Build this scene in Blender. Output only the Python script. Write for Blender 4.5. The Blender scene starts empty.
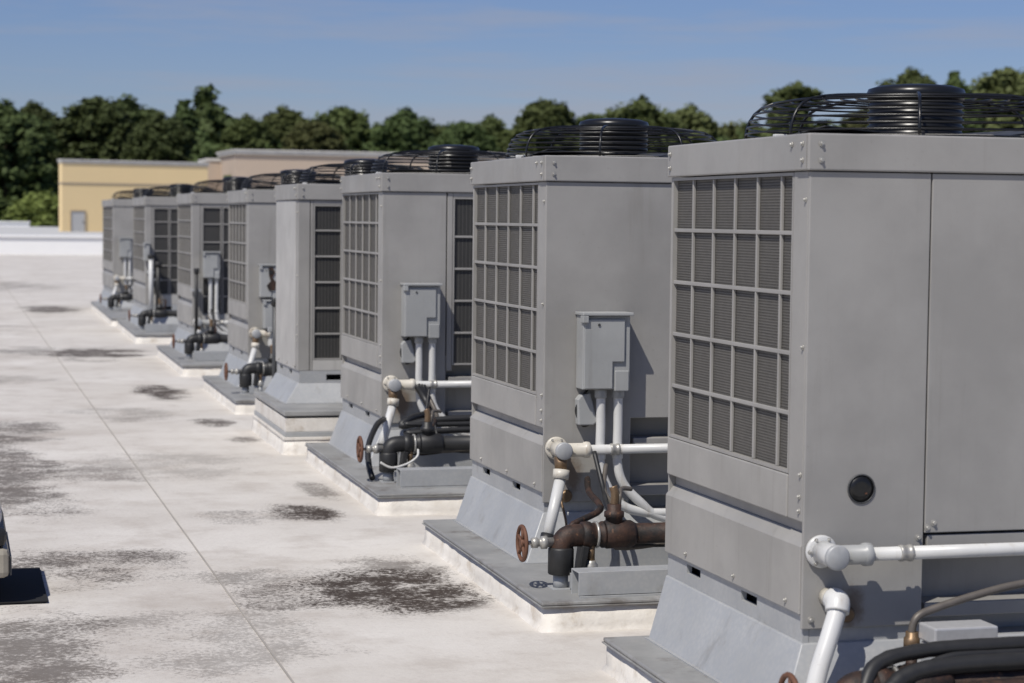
import bpy, math, random
from mathutils import Vector, Matrix
R = math.radians
rnd = random.Random(7)

# ------------------------------------------------------------------ camera, world, sun, exposure
sc = bpy.context.scene
col = sc.collection
EYE = Vector((0, 0, 1.65))
cam = bpy.data.cameras.new('camera')
camo = bpy.data.objects.new('camera', cam)
col.objects.link(camo)
right = Vector((0.965, -0.263, 0.011)).normalized()
back = Vector((-0.2632, -0.9629, 0.0597)).normalized()
up = back.cross(right).normalized()
right = up.cross(back).normalized()
camo.matrix_world = Matrix(((right.x, up.x, back.x, EYE.x), (right.y, up.y, back.y, EYE.y),
                            (right.z, up.z, back.z, EYE.z), (0, 0, 0, 1)))
cam.sensor_width = 36.0
cam.lens = 2050 / 1024 * 36.0
cam.clip_start = 0.1
cam.clip_end = 6000
cam.dof.use_dof = True
cam.dof.focus_distance = 8.2
cam.dof.aperture_fstop = 4.2
sc.camera = camo

SUN_DIR = Vector((1.1, 1.0, -2.1)).normalized()     # the way the light travels
sun_el = math.asin(-SUN_DIR.z)
world = bpy.data.worlds.new('World')
sc.world = world
world.use_nodes = True
wn, wl = world.node_tree.nodes, world.node_tree.links
wn.clear()
sky = wn.new('ShaderNodeTexSky')
sky.sky_type = 'NISHITA'
sky.sun_disc = False
sky.sun_elevation = sun_el
sky.sun_rotation = math.atan2(-SUN_DIR.x, -SUN_DIR.y)
sky.altitude = 50
sky.air_density = 1.15
sky.dust_density = 0.15
sky.ozone_density = 4.0
bg = wn.new('ShaderNodeBackground')
bg.inputs['Strength'].default_value = 0.052
wo = wn.new('ShaderNodeOutputWorld')
# faint high cirrus: stretched noise over the whole sky dome
tcw = wn.new('ShaderNodeTexCoord')
mpw = wn.new('ShaderNodeMapping')
mpw.inputs['Scale'].default_value = (2.2, 1.0, 26.0)
mpw.inputs['Rotation'].default_value = (0, R(2.0), 0)
nzw = wn.new('ShaderNodeTexNoise')
nzw.inputs['Scale'].default_value = 2.6
nzw.inputs['Detail'].default_value = 6
nzw.inputs['Roughness'].default_value = 0.6
rpw = wn.new('ShaderNodeValToRGB')
rpw.color_ramp.elements[0].position = 0.47
rpw.color_ramp.elements[0].color = (0, 0, 0, 1)
rpw.color_ramp.elements[1].position = 0.85
rpw.color_ramp.elements[1].color = (0.85, 0.85, 0.85, 1)
mxw = wn.new('ShaderNodeMix')
mxw.data_type = 'RGBA'
wl.new(tcw.outputs['Generated'], mpw.inputs['Vector'])
wl.new(mpw.outputs['Vector'], nzw.inputs['Vector'])
wl.new(nzw.outputs['Fac'], rpw.inputs['Fac'])
wl.new(rpw.outputs['Color'], mxw.inputs['Factor'])
wl.new(sky.outputs['Color'], mxw.inputs['A'])
mxw.inputs['B'].default_value = (7.5, 7.0, 5.6, 1)
tnt = wn.new('ShaderNodeMix')
tnt.data_type = 'RGBA'; tnt.blend_type = 'MULTIPLY'
tnt.inputs['Factor'].default_value = 1.0
tnt.inputs['B'].default_value = (0.90, 0.98, 1.42, 1)
wl.new(mxw.outputs['Result'], tnt.inputs['A'])
wl.new(tnt.outputs['Result'], bg.inputs['Color'])
wl.new(bg.outputs['Background'], wo.inputs['Surface'])

sl = bpy.data.lights.new('sun', 'SUN')
sl.energy = 4.2
sl.angle = R(0.53)
sl.color = (1.0, 0.95, 0.87)
so = bpy.data.objects.new('sun', sl)
col.objects.link(so)
so.rotation_euler = SUN_DIR.to_track_quat('-Z', 'Y').to_euler()

sc.view_settings.view_transform = 'Standard'
sc.view_settings.look = 'None'
sc.view_settings.exposure = 0.0
sc.view_settings.gamma = 1.0
sc.view_settings.use_curve_mapping = False

# ------------------------------------------------------------------ materials
class NT:
    def __init__(s, name):
        s.m = bpy.data.materials.new(name)
        s.m.use_nodes = True
        s.n, s.l = s.m.node_tree.nodes, s.m.node_tree.links
        s.n.clear()
        s.out = s.n.new('ShaderNodeOutputMaterial')
        s.b = s.n.new('ShaderNodeBsdfPrincipled')
        s.l.new(s.b.outputs[0], s.out.inputs['Surface'])
        s.geo = s.n.new('ShaderNodeNewGeometry')
    def put(s, sock, v):
        if isinstance(v, bpy.types.NodeSocket):
            s.l.new(v, sock)
        else:
            sock.default_value = v
    def math(s, op, a, b=0.0, c=0.0, clamp=False):
        n = s.n.new('ShaderNodeMath'); n.operation = op; n.use_clamp = clamp
        for i, v in enumerate((a, b, c)): s.put(n.inputs[i], v)
        return n.outputs[0]
    def noise(s, scale, detail=4, rough=.55, vec=None, stretch=None, dist=0.0, off=None):
        n = s.n.new('ShaderNodeTexNoise')
        n.inputs['Scale'].default_value = scale
        n.inputs['Detail'].default_value = detail
        n.inputs['Roughness'].default_value = rough
        n.inputs['Distortion'].default_value = dist
        v = vec or s.geo.outputs['Position']
        if stretch or off:
            mp = s.n.new('ShaderNodeMapping')
            if stretch: mp.inputs['Scale'].default_value = stretch
            if off: mp.inputs['Location'].default_value = off
            s.l.new(v, mp.inputs['Vector']); v = mp.outputs['Vector']
        s.l.new(v, n.inputs['Vector'])
        return n.outputs['Fac']
    def ramp(s, fac, p0, p1, v0=0.0, v1=1.0):
        n = s.n.new('ShaderNodeMapRange'); n.interpolation_type = 'SMOOTHSTEP'
        s.put(n.inputs['Value'], fac)
        n.inputs['From Min'].default_value = p0; n.inputs['From Max'].default_value = p1
        n.inputs['To Min'].default_value = v0; n.inputs['To Max'].default_value = v1
        return n.outputs[0]
    def mix(s, fac, a, b, mode='MIX'):
        n = s.n.new('ShaderNodeMix'); n.data_type = 'RGBA'; n.blend_type = mode
        s.put(n.inputs['Factor'], fac)
        for k, v in (('A', a), ('B', b)):
            if isinstance(v, tuple) and len(v) == 3: v = (*v, 1)
            s.put(n.inputs[k], v)
        return n.outputs['Result']
    def bump(s, h, strength=.2, dist=.01):
        n = s.n.new('ShaderNodeBump')
        n.inputs['Strength'].default_value = strength; n.inputs['Distance'].default_value = dist
        s.l.new(h, n.inputs['Height'])
        s.l.new(n.outputs[0], s.b.inputs['Normal'])
    def fin(s, color, rough=.5, metal=0.0, spec=.5):
        if isinstance(color, tuple) and len(color) == 3: color = (*color, 1)
        s.put(s.b.inputs['Base Color'], color); s.put(s.b.inputs['Roughness'], rough)
        s.put(s.b.inputs['Metallic'], metal); s.b.inputs['Specular IOR Level'].default_value = spec
        return s.m

def painted(name, c, var=.12, rough=.5, dirt=(.20, .19, .17), dirt_amt=.35, streak=True, metal=0.0):
    t = NT(name)
    lo = tuple(v * (1 - var) for v in c); hi = tuple(v * (1 + var * .6) for v in c)
    a = t.mix(t.ramp(t.noise(2.3, 6, .6), .3, .7), lo, hi)
    if streak:
        st = t.ramp(t.noise(6, 5, .6, stretch=(3.0, 3.0, .22)), .55, .78)
        a = t.mix(t.math('MULTIPLY', st, dirt_amt), a, dirt)
    if name == 'grey_enamel':
        sp3 = t.n.new('ShaderNodeSeparateXYZ'); t.l.new(t.geo.outputs['Position'], sp3.inputs[0])
        wob = t.noise(16, 5, .7)
        for (cx, cy, cz, rx, rz) in ((2.73, 5.89, .44, .05, .09), (2.70, 8.81, .50, .055, .11), (2.69, 12.42, .50, .07, .13)):
            q = None
            for sk, c0, rr0 in (('X', cx, rx), ('Y', cy, .05), ('Z', cz, rz)):
                d0 = t.math('MULTIPLY', t.math('SUBTRACT', sp3.outputs[sk], c0), 1 / rr0)
                d0 = t.math('MULTIPLY', d0, d0); q = d0 if q is None else t.math('ADD', q, d0)
            k0 = t.ramp(t.math('ADD', t.math('SQRT', q), t.math('MULTIPLY', wob, 1.6)), 1.1, 1.9, .75, 0.0)
            a = t.mix(k0, a, (.13, .085, .05))
    sp = t.ramp(t.noise(55, 3, .6), .64, .74)
    a = t.mix(t.math('MULTIPLY', sp, dirt_amt * .6), a, dirt)
    t.bump(t.noise(1.9, 3, .5), .30, .03)
    return t.fin(a, t.ramp(t.noise(5, 4), .3, .7, rough - .08, rough + .1), metal)

def plain(name, c, rough=.5, metal=0.0, var=.2, scale=20):
    t = NT(name)
    lo = tuple(v * (1 - var) for v in c); hi = tuple(min(1, v * (1 + var)) for v in c)
    return t.fin(t.mix(t.noise(scale, 5, .6), lo, hi), rough, metal)

M = {}
M['paint'] = painted('grey_enamel', (.295, .287, .272))
M['paint_lower'] = painted('grey_enamel_lower_panels', (.315, .305, .286), dirt_amt=.5)
M['paint_bar'] = painted('grey_grille_enamel', (.295, .286, .270), streak=False)
M['paint_pale'] = painted('pale_bare_panel', (.43, .42, .40), rough=.42, dirt_amt=.3)
M['inner'] = plain('dark_cabinet_inside', (.05, .05, .05), .7)
M['black_hole'] = plain('black_opening', (.012, .012, .012), .6)
M['box'] = painted('grey_box_enamel', (.335, .342, .338), dirt_amt=.4, rough=.4)
M['bolt'] = plain('zinc_bolt', (.40, .39, .36), .4, .4, .3, 60)
M['pvc'] = painted('white_painted_pipe', (.58, .58, .565), dirt=(.30, .24, .17), dirt_amt=.5, rough=.35)
M['pvc_old'] = painted('yellowed_plastic', (.58, .545, .47), dirt=(.22, .14, .07), dirt_amt=.8, rough=.4)
M['black_gloss'] = plain('black_gloss_enamel', (.008, .008, .008), .32, 0, .2)
M['black_rubber'] = plain('black_rubber_insulation', (.018, .018, .018), .5, 0, .4, 30)
M['dark_pipe'] = plain('dark_grey_conduit', (.06, .062, .065), .5, .2, .3)
M['copper'] = plain('weathered_copper', (.13, .115, .10), .5, .3, .35, 25)
M['brass'] = plain('dirty_brass', (.20, .135, .08), .45, .6, .35, 40)
M['red_wheel'] = plain('rusty_red_handwheel', (.13, .058, .033), .7, .1, .45, 40)
M['foil'] = plain('silver_foil_tape', (.48, .48, .48), .4, .3, .15, 40)

t = NT('galvanised_steel')
vo = t.n.new('ShaderNodeTexVoronoi'); vo.inputs['Scale'].default_value = 55
t.l.new(t.geo.outputs['Position'], vo.inputs['Vector'])
g = t.mix(t.ramp(t.noise(4, 5), .3, .7), (.345, .35, .35), (.395, .40, .40))
g = t.mix(t.math('MULTIPLY', t.ramp(vo.outputs['Distance'], .1, .8), .35), g, (.29, .31, .33))
g = t.mix(t.math('MULTIPLY', t.ramp(t.noise(9, 5, .65, stretch=(1, 1, .5)), .56, .75), .45), g, (.22, .21, .19))
M['galv'] = t.fin(g, t.ramp(t.noise(12, 4), .3, .7, .42, .58), .08)

t = NT('weathered_curb_metal')
g = t.mix(t.ramp(t.noise(3, 6, .65), .3, .72), (.25, .252, .248), (.35, .35, .34))
g = t.mix(t.math('MULTIPLY', t.ramp(t.noise(14, 5, .7), .55, .72), .7), g, (.36, .35, .33))
g = t.mix(t.math('MULTIPLY', t.ramp(t.noise(4, 6, .72, off=(9, 3, 1)), .52, .70), .65), g, (.12, .10, .085))
t.bump(t.noise(30, 4), .15, .004)
M['curbcap'] = t.fin(g, .5, .15)

t = NT('rusty_iron')
g = t.mix(t.ramp(t.noise(14, 6, .7), .35, .68), (.010, .008, .007), (.058, .028, .017))
g = t.mix(t.math('MULTIPLY', t.ramp(t.noise(38, 4, .7), .6, .74), .6), g, (.24, .12, .06))
t.bump(t.noise(70, 4, .7), .5, .004)
M['rust'] = t.fin(g, .62, .1)

t = NT('white_curb_flashing')
g = t.mix(t.ramp(t.noise(5, 6, .65), .3, .72), (.60, .565, .51), (.72, .69, .64))
g = t.mix(t.math('MULTIPLY', t.ramp(t.noise(7, 6, .7, off=(4, 4, 4)), .50, .70), .55), g, (.36, .29, .21))
t.bump(t.noise(22, 5, .6), .5, .01)
M['flash'] = t.fin(g, .7)

t = NT('coil_fins')
sep = t.n.new('ShaderNodeSeparateXYZ'); t.l.new(t.geo.outputs['Position'], sep.inputs[0])
wv = t.math('SINE', t.math('MULTIPLY', sep.outputs['Z'], 2 * math.pi / .0155))
g = t.mix(t.ramp(wv, -.5, .8), (.058, .055, .050), (.078, .074, .067))
g = t.mix(t.ramp(t.noise(3.5, 5, .6), .35, .7), g, (.088, .083, .075))
M['coil'] = t.fin(g, .6, .2)
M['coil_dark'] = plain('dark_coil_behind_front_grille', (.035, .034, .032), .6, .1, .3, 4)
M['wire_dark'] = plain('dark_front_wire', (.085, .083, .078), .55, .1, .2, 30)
M['wire'] = plain('dark_guard_wire', (.125, .118, .107), .55, .1, .2, 30)

# --- the roof membrane: off white, grit, and stains with shapes of their own
t = NT('white_roof_membrane')
P = t.geo.outputs['Position']
sep = t.n.new('ShaderNodeSeparateXYZ'); t.l.new(P, sep.inputs[0])
big = t.noise(.55, 6, .62)
g = t.mix(t.ramp(big, .3, .72), (.54, .508, .462), (.65, .622, .578))
mid = t.noise(2.6, 6, .68, off=(3, 1, 0))
g = t.mix(t.math('MULTIPLY', t.ramp(mid, .45, .70), .42), g, (.37, .325, .28))
grit = t.noise(38, 5, .75)
g = t.mix(t.math('MULTIPLY', t.ramp(grit, .52, .72), .22), g, (.33, .305, .28))
warp = t.noise(1.6, 5, .65, off=(7, 2, 0))
warp2 = t.noise(9, 4, .7, off=(1, 8, 0))
STAINS = [  # cx, cy, rx, ry, strength, coverage
    (.28, 13.1, .50, 1.9, .78, .36), (.85, 13.0, .50, .9, .55, .42), (.40, 15.9, .40, 1.0, .75, .38), (1.3, 13.6, .8, 1.0, .3, .42),
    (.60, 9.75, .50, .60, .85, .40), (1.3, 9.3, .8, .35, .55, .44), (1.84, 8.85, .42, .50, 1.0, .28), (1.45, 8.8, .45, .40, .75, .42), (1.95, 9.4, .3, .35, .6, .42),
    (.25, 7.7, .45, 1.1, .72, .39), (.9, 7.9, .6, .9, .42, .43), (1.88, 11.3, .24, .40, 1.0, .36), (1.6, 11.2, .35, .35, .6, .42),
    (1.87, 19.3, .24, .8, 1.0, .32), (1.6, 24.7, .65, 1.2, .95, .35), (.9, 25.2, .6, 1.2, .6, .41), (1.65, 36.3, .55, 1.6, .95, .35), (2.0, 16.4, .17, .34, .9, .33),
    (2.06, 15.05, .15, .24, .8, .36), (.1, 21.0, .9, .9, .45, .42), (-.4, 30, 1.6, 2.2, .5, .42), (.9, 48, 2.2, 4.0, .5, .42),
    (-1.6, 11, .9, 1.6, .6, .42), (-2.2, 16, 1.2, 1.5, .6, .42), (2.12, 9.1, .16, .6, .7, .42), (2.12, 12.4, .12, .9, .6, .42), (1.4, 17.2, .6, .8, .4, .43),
]
tot = None
holes = t.ramp(t.math('ADD', t.noise(5.5, 6, .75, off=(3, 7, 0)), t.math('MULTIPLY', t.math('SUBTRACT', grit, .5), .8)), .30, .53, .15, 1.0)
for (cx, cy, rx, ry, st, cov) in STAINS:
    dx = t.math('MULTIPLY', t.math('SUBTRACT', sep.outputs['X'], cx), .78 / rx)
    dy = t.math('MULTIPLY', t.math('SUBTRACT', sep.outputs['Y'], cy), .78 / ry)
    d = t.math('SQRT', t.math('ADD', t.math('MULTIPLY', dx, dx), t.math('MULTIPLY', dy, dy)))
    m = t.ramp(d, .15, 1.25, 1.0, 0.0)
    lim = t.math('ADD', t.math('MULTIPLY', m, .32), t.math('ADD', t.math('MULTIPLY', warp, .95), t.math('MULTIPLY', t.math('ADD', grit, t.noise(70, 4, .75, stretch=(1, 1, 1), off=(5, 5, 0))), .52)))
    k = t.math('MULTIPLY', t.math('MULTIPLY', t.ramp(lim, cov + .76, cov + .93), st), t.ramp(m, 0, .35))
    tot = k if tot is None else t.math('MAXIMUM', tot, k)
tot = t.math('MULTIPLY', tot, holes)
lo = t.ramp(t.math('ADD', t.noise(.8, 5, .7, off=(2, 9, 0)), t.math('MULTIPLY', grit, .35)), .58, .86)
lo = t.math('MULTIPLY', lo, t.ramp(sep.outputs['X'], 1.9, -.5, .10, .36))
g = t.mix(lo, g, (.22, .17, .135))
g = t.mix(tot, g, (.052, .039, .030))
t.bump(t.math('ADD', t.noise(26, 5, .7), t.math('MULTIPLY', big, .6)), .28, .012)
M['roof'] = t.fin(g, .78, 0, .3)

M['seam'] = painted('membrane_seam', (.36, .335, .30), dirt=(.22, .19, .16), dirt_amt=.6, rough=.75)  # dirty seam, toned darker to carry the lap's thin shadow line
M['parapet'] = plain('white_parapet_paint', (.84, .84, .83), .7, 0, .03, 2)
M['roof2'] = plain('grey_upper_roof', (.50, .50, .49), .8, 0, .12, .4)
M['yellow'] = plain('yellow_stucco', (.78, .60, .33), .85, 0, .04, .6)
M['yellow_trim'] = plain('tan_band_stucco', (.36, .30, .22), .85)
M['coping'] = painted('white_metal_coping', (.56, .54, .50), rough=.6, streak=False)
M['beige'] = plain('pinkish_beige_stucco', (.47, .375, .29), .85, 0, .05, .6)
M['door_grey'] = plain('grey_painted_steel', (.46, .46, .45), .6)
M['mat'] = plain('black_shade_sheet', (.008, .008, .009), .95, 0, .3, 30)  # black of the sheet laid over the cart's shadow area
M['case_white'] = plain('off_white_plastic', (.62, .61, .60), .5)
M['case_tan'] = plain('tan_plastic', (.30, .275, .225), .5)
M['bark'] = plain('brown_bark', (.07, .05, .035), .9, 0, .4, 3)
M['ground'] = plain('far_grass', (.05, .07, .03), .95, 0, .3, .05)

def leaf_mat(name, c, var=.35):
    t = NT(name)
    oi = t.n.new('ShaderNodeObjectInfo')
    a = t.mix(t.noise(.9, 4, .6), tuple(v * (1 - var) for v in c), tuple(v * (1 + var) for v in c))
    hsv = t.n.new('ShaderNodeHueSaturation')
    t.l.new(a, hsv.inputs['Color'])
    t.put(hsv.inputs['Value'], t.math('ADD', t.math('MULTIPLY', oi.outputs['Random'], .5), .75))
    t.put(hsv.inputs['Hue'], t.math('ADD', t.math('MULTIPLY', oi.outputs['Random'], .03), .497))
    t.fin(hsv.outputs['Color'], .7, 0, .2)
    tr = t.n.new('ShaderNodeBsdfTranslucent')
    t.l.new(hsv.outputs['Color'], tr.inputs['Color'])
    mx = t.n.new('ShaderNodeMixShader'); mx.inputs[0].default_value = .25
    t.l.new(t.b.outputs[0], mx.inputs[1]); t.l.new(tr.outputs[0], mx.inputs[2])
    t.l.new(mx.outputs[0], t.out.inputs['Surface'])
    return t.m
M['leaf_dark'] = leaf_mat('dark_green_foliage', (.082, .102, .036))
M['leaf_mid'] = leaf_mat('mid_green_foliage', (.105, .125, .042))
M['leaf_olive'] = leaf_mat('olive_green_foliage', (.130, .138, .052))
M['leaf_bright'] = leaf_mat('yellow_green_foliage', (.19, .225, .06))

# ------------------------------------------------------------------ mesh helpers
class MB:
    def __init__(s): s.v, s.f, s.s = [], [], []
    def face(s, idx, smooth=False): s.f.append(tuple(idx)); s.s.append(smooth)
    def box(s, x0, x1, y0, y1, z0, z1):
        b = len(s.v)
        s.v += [(x0, y0, z0), (x1, y0, z0), (x1, y1, z0), (x0, y1, z0), (x0, y0, z1), (x1, y0, z1), (x1, y1, z1), (x0, y1, z1)]
        for q in ((3, 2, 1, 0), (4, 5, 6, 7), (0, 1, 5, 4), (1, 2, 6, 5), (2, 3, 7, 6), (3, 0, 4, 7)):
            s.face([b + i for i in q])
        return s
    def rings(s, rings, smooth=True, cap0=True, cap1=True):
        n = len(rings[0]); b = len(s.v)
        for r in rings: s.v += [tuple(p) for p in r]
        for k in range(len(rings) - 1):
            for i in range(n):
                j = (i + 1) % n
                s.face((b + k * n + i, b + k * n + j, b + (k + 1) * n + j, b + (k + 1) * n + i), smooth)
        if cap0: s.face([b + i for i in reversed(range(n))])
        if cap1: s.face([b + (len(rings) - 1) * n + i for i in range(n)])
        return s
    def tube(s, pts, r, n=10, closed=False):
        pts = [Vector(p) for p in pts]
        rs = r if isinstance(r, (list, tuple)) else [r] * len(pts)
        rings = []; ref = None; N = len(pts)
        for i, p in enumerate(pts):
            if closed: d = (pts[(i + 1) % N] - pts[i - 1]).normalized()
            else: d = (pts[min(i + 1, N - 1)] - pts[max(i - 1, 0)]).normalized()
            if ref is None:
                a = Vector((0, 0, 1)) if abs(d.z) < .9 else Vector((1, 0, 0))
                u = d.cross(a).normalized()
            else:
                u = (ref - d * ref.dot(d)).normalized()
            ref = u; w = d.cross(u)
            rings.append([p + (u * math.cos(2 * math.pi * k / n) + w * math.sin(2 * math.pi * k / n)) * rs[i] for k in range(n)])
        if closed:
            b = len(s.v); 
            for q in rings: s.v += [tuple(p) for p in q]
            for k in range(N):
                k2 = (k + 1) % N
                for i in range(n):
                    j = (i + 1) % n
                    s.face((b + k * n + i, b + k * n + j, b + k2 * n + j, b + k2 * n + i), True)
            return s
        return s.rings(rings)
    def cyl(s, p, q, r, r2=None, n=14): return s.tube([p, q], [r, r if r2 is None else r2], n)
    def lathe(s, prof, c=(0, 0, 0), axis='z', n=24):
        rings = []
        for (r, h) in prof:
            q = []
            for k in range(n):
                a = 2 * math.pi * k / n; u, w = r * math.cos(a), r * math.sin(a)
                if axis == 'z': q.append((c[0] + u, c[1] + w, c[2] + h))
                elif axis == 'x': q.append((c[0] + h, c[1] + u, c[2] + w))
                else: q.append((c[0] + w, c[1] + h, c[2] + u))
            rings.append(q)
        return s.rings(rings)
    def prism(s, poly, axis, a0, a1):
        n = len(poly); b = len(s.v)
        for a in (a0, a1):
            for (p, q) in poly:
                s.v.append((a, p, q) if axis == 'x' else (p, a, q) if axis == 'y' else (p, q, a))
        s.face([b + i for i in range(n)]); s.face([b + n + i for i in reversed(range(n))])
        for i in range(n):
            j = (i + 1) % n
            s.face((b + i, b + n + i, b + n + j, b + j))
        return s
    def mesh(s, name):
        me = bpy.data.meshes.new(name)
        me.from_pydata(s.v, [], s.f)
        me.polygons.foreach_set('use_smooth', s.s)
        me.validate()
        import bmesh
        bm = bmesh.new(); bm.from_mesh(me)
        bmesh.ops.recalc_face_normals(bm, faces=bm.faces)
        bm.to_mesh(me); bm.free()
        return me
    def build(s, name, mat, parent=None, bev=0.0, loc=None, kind=None, label=None):
        return link(name, s.mesh(name), mat, parent, bev, loc, kind, label)

def link(name, me, mat, parent=None, bev=0.0, loc=None, kind=None, label=None):
    if mat is not None and not me.materials: me.materials.append(M[mat])
    o = bpy.data.objects.new(name, me); col.objects.link(o)
    if parent is not None: o.parent = parent
    if loc is not None: o.location = loc
    if bev:
        m = o.modifiers.new('bevel', 'BEVEL'); m.width = bev; m.segments = 2; m.limit_method = 'ANGLE'; m.angle_limit = R(40)
    if kind: o['kind'] = kind
    if label: o['label'] = label
    return o

def tag(o, label, cat, group=None):
    o['label'] = label; o['category'] = cat
    if group: o['group'] = group
    return o

def thing(name, loc, label, cat, group=None, rz=0):
    o = bpy.data.objects.new(name, None); col.objects.link(o)
    o.empty_display_size = .2
    o.location = loc; o.rotation_euler = (0, 0, rz)
    return tag(o, label, cat, group)

def smooth(pts, k=6):
    P = [Vector(p) for p in pts]; out = []
    for i in range(len(P) - 1):
        a, b, c, d = P[max(i - 1, 0)], P[i], P[i + 1], P[min(i + 2, len(P) - 1)]
        for j in range(k):
            u = j / k
            out.append(.5 * ((2 * b) + (c - a) * u + (2 * a - 5 * b + 4 * c - d) * u * u + (3 * b - a - 3 * c + d) * u ** 3))
    out.append(P[-1])
    return out

# ------------------------------------------------------------------ the setting
def structure(o): o['kind'] = 'structure'; return o
g = MB(); g.v += [(-3000, -600, -8), (3000, -600, -8), (3000, 5500, -8), (-3000, 5500, -8)]; g.face((0, 1, 2, 3))
structure(g.build('ground', 'ground'))
roof = structure(MB().box(-30, 45, -6, 84.9, -7.9, 0).build('roof', 'roof'))
# welded membrane laps: raised strips along and across the roof
for X in (-2.35, 1.157):
    MB().box(X - .0035, X + .0035, -5.9, 84.6, -.01, .005).build('membrane_seam', 'seam', roof)
structure(MB().box(-30, 45, 85.0, 147.0, -7.9, .745).build('upper_roof', 'roof2'))
par = structure(MB().box(-30, 45, 84.55, 84.995, -.3, .70).build('parapet', 'parapet'))
for i in range(12):
    x0 = -30 + i * 6.25
    MB().box(x0 + .01, x0 + 6.24, 84.47, 85.06, .702, .79).build('coping_piece', 'parapet', par, .01)
par2 = structure(MB().box(-30, 5.2, 146.6, 147.1, .70, 1.02).build('far_parapet', 'parapet'))
MB().box(-30.05, 5.25, 146.5, 147.2, 1.022, 1.10).build('coping_piece', 'parapet', par2, .01)

# ------------------------------------------------------------------ curbs
def curb(Y0, Y1, label, stacked=False, x0=2.27, x1=4.5):
    c = thing('equipment_curb', (x0, Y0, 0), label, 'curb', 'low curbs under the condensing units', rz=-.014)
    w, L = x1 - x0, Y1 - Y0
    H = .120
    # wall: slightly uneven coated flashing with a cant at the roof
    m = MB(); n = 28; prof = []
    ring = []
    rr = random.Random(int(Y0 * 10))
    segs = []
    for i in range(n): segs.append((0, L - L * i / n))
    for i in range(n): segs.append((w * i / n, 0))
    for i in range(n): segs.append((w, L * i / n))
    for i in range(n): segs.append((w - w * i / n, L))
    rows = []
    for (d, z) in ((-.014, -.004), (-.008, .008), (-.001, .024), (.003, .107)):
        row = []
        for (x, y) in segs:
            e = d + rr.uniform(-.005, .005) * (1 if z < .05 else .15)
            cx, cy = w / 2, L / 2
            row.append((x + (-1 if x < cx else 1) * (-e) * (abs(x - cx) / cx > .999 or 0) , y + (-1 if y < cy else 1) * (-e) * (abs(y - cy) / cy > .999 or 0), z + (rr.uniform(-.004, .006) if .005 < z < .05 else 0)))
        rows.append(row)
    m.rings(rows, smooth=True, cap0=False, cap1=True)
    m.build('curb_wall', 'flash', c)
    if stacked:
        MB().box(-.004, w + .004, -.004, L + .004, .10, .1205).build('wall_top', 'flash', c, .003)
    else: MB().box(-.008, w + .008, -.008, L + .008, .106, H).build('curb_cap', 'curbcap', c, .004)
    if not stacked: MB().box(-.013, w + .013, -.011, L + .011, .099, .1045).build('drip_edge', 'curbcap', c, .002)
    if stacked:
        MB().box(.008, w - .008, .012, L - .012, .121, .155).build('metal_band', 'galv', c, .003)
        MB().box(.014, w - .014, .022, L - .022, .156, .250).build('middle_wall', 'flash', c, .003)
        MB().box(.03, w - .03, .03, L - .03, .251, .266).build('shadow_gap', 'inner', c)  # near-black block: shade under the upper cap put into its colour
        MB().box(.005, w - .005, .015, L - .015, .267, .300).build('upper_cap', 'curbcap', c, .004)
    return c

ORD = ['nearest', 'second', 'third', 'fourth', 'fifth', 'sixth', 'seventh', 'eighth and farthest']
UNITS = [  # front Y, length, curb front Y
    (5.89, 1.27, 4.78), (8.81, 1.34, 7.80), (12.42, 1.36, 11.08), (14.75, 1.06, 14.05),
    (18.36, 1.38, 17.0), (22.8, 1.55, 21.1), (28.5, 2.0, 26.6), (34.4, 2.4, 30.8)]
for i, (Y, L, C) in enumerate(UNITS):
    curb(C, Y + L - .07, 'grey metal topped low curb carrying the %s condensing unit counted from the camera' % ORD[i], stacked=(i == 3), x0=2.275 if i != 3 else 2.21)

# ------------------------------------------------------------------ condensing units
W = 1.32
def bolt_mb(pts, r=.0065):
    m = MB()
    for (p, ax) in pts:
        q = Vector(p) + Vector(ax) * .010
        m.cyl(p, q, r, r * .75, 6)
        m.cyl(Vector(p), Vector(p) + Vector(ax) * .003, r * 1.5, None, 8)
    return m

def grille(u, plane, a0, a1, z0, z1, cols, rows, name='coil_grille', matbar='paint_bar', vertical_only=False):
    """plane 'x' : the left face (x = 0, a runs along y); plane 'y' : the front (y = 0, a runs along x)."""
    def bx(m, a_0, a_1, d0, d1, zz0, zz1):
        return m.box(d0, d1, a_0, a_1, zz0, zz1) if plane == 'x' else m.box(a_0, a_1, d0, d1, zz0, zz1)
    fr = MB(); e = .010
    bx(fr, a0, a1, .000, .020, z0, z0 + e); bx(fr, a0, a1, .000, .020, z1 - e, z1)
    bx(fr, a0, a0 + e, .0005, .0195, z0 + e, z1 - e); bx(fr, a1 - e, a1, .0005, .0195, z0 + e, z1 - e)
    f = fr.build(name, matbar, u)
    for a in cols: bx(MB(), a - .006, a + .006, .006, .0165, z0 + e, z1 - e).build('vertical_bar', matbar, f, .002)
    for z in rows: bx(MB(), a0 + e, a1 - e, .005, .0160, z - .0068, z + .0068).build('horizontal_bar', matbar, f, .002)
    w = MB(); r = .0016
    if not vertical_only:
        z = z0 + e + .008
        while z < z1 - e - .004:
            bx(w, a0 + e, a1 - e, .0166, .0190, z - r, z + r); z += .0095
    a = a0 + e + .008
    st = .0095 if not vertical_only else .024
    while a < a1 - e - .004:
        bx(w, a - r, a + r, .0171, .0190, z0 + e, z1 - e); a += st
    w.build('guard_mesh', 'wire_dark' if vertical_only else 'wire', f, kind='stuff')
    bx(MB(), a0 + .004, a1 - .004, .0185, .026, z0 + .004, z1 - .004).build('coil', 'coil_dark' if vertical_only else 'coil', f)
    return f

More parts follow.
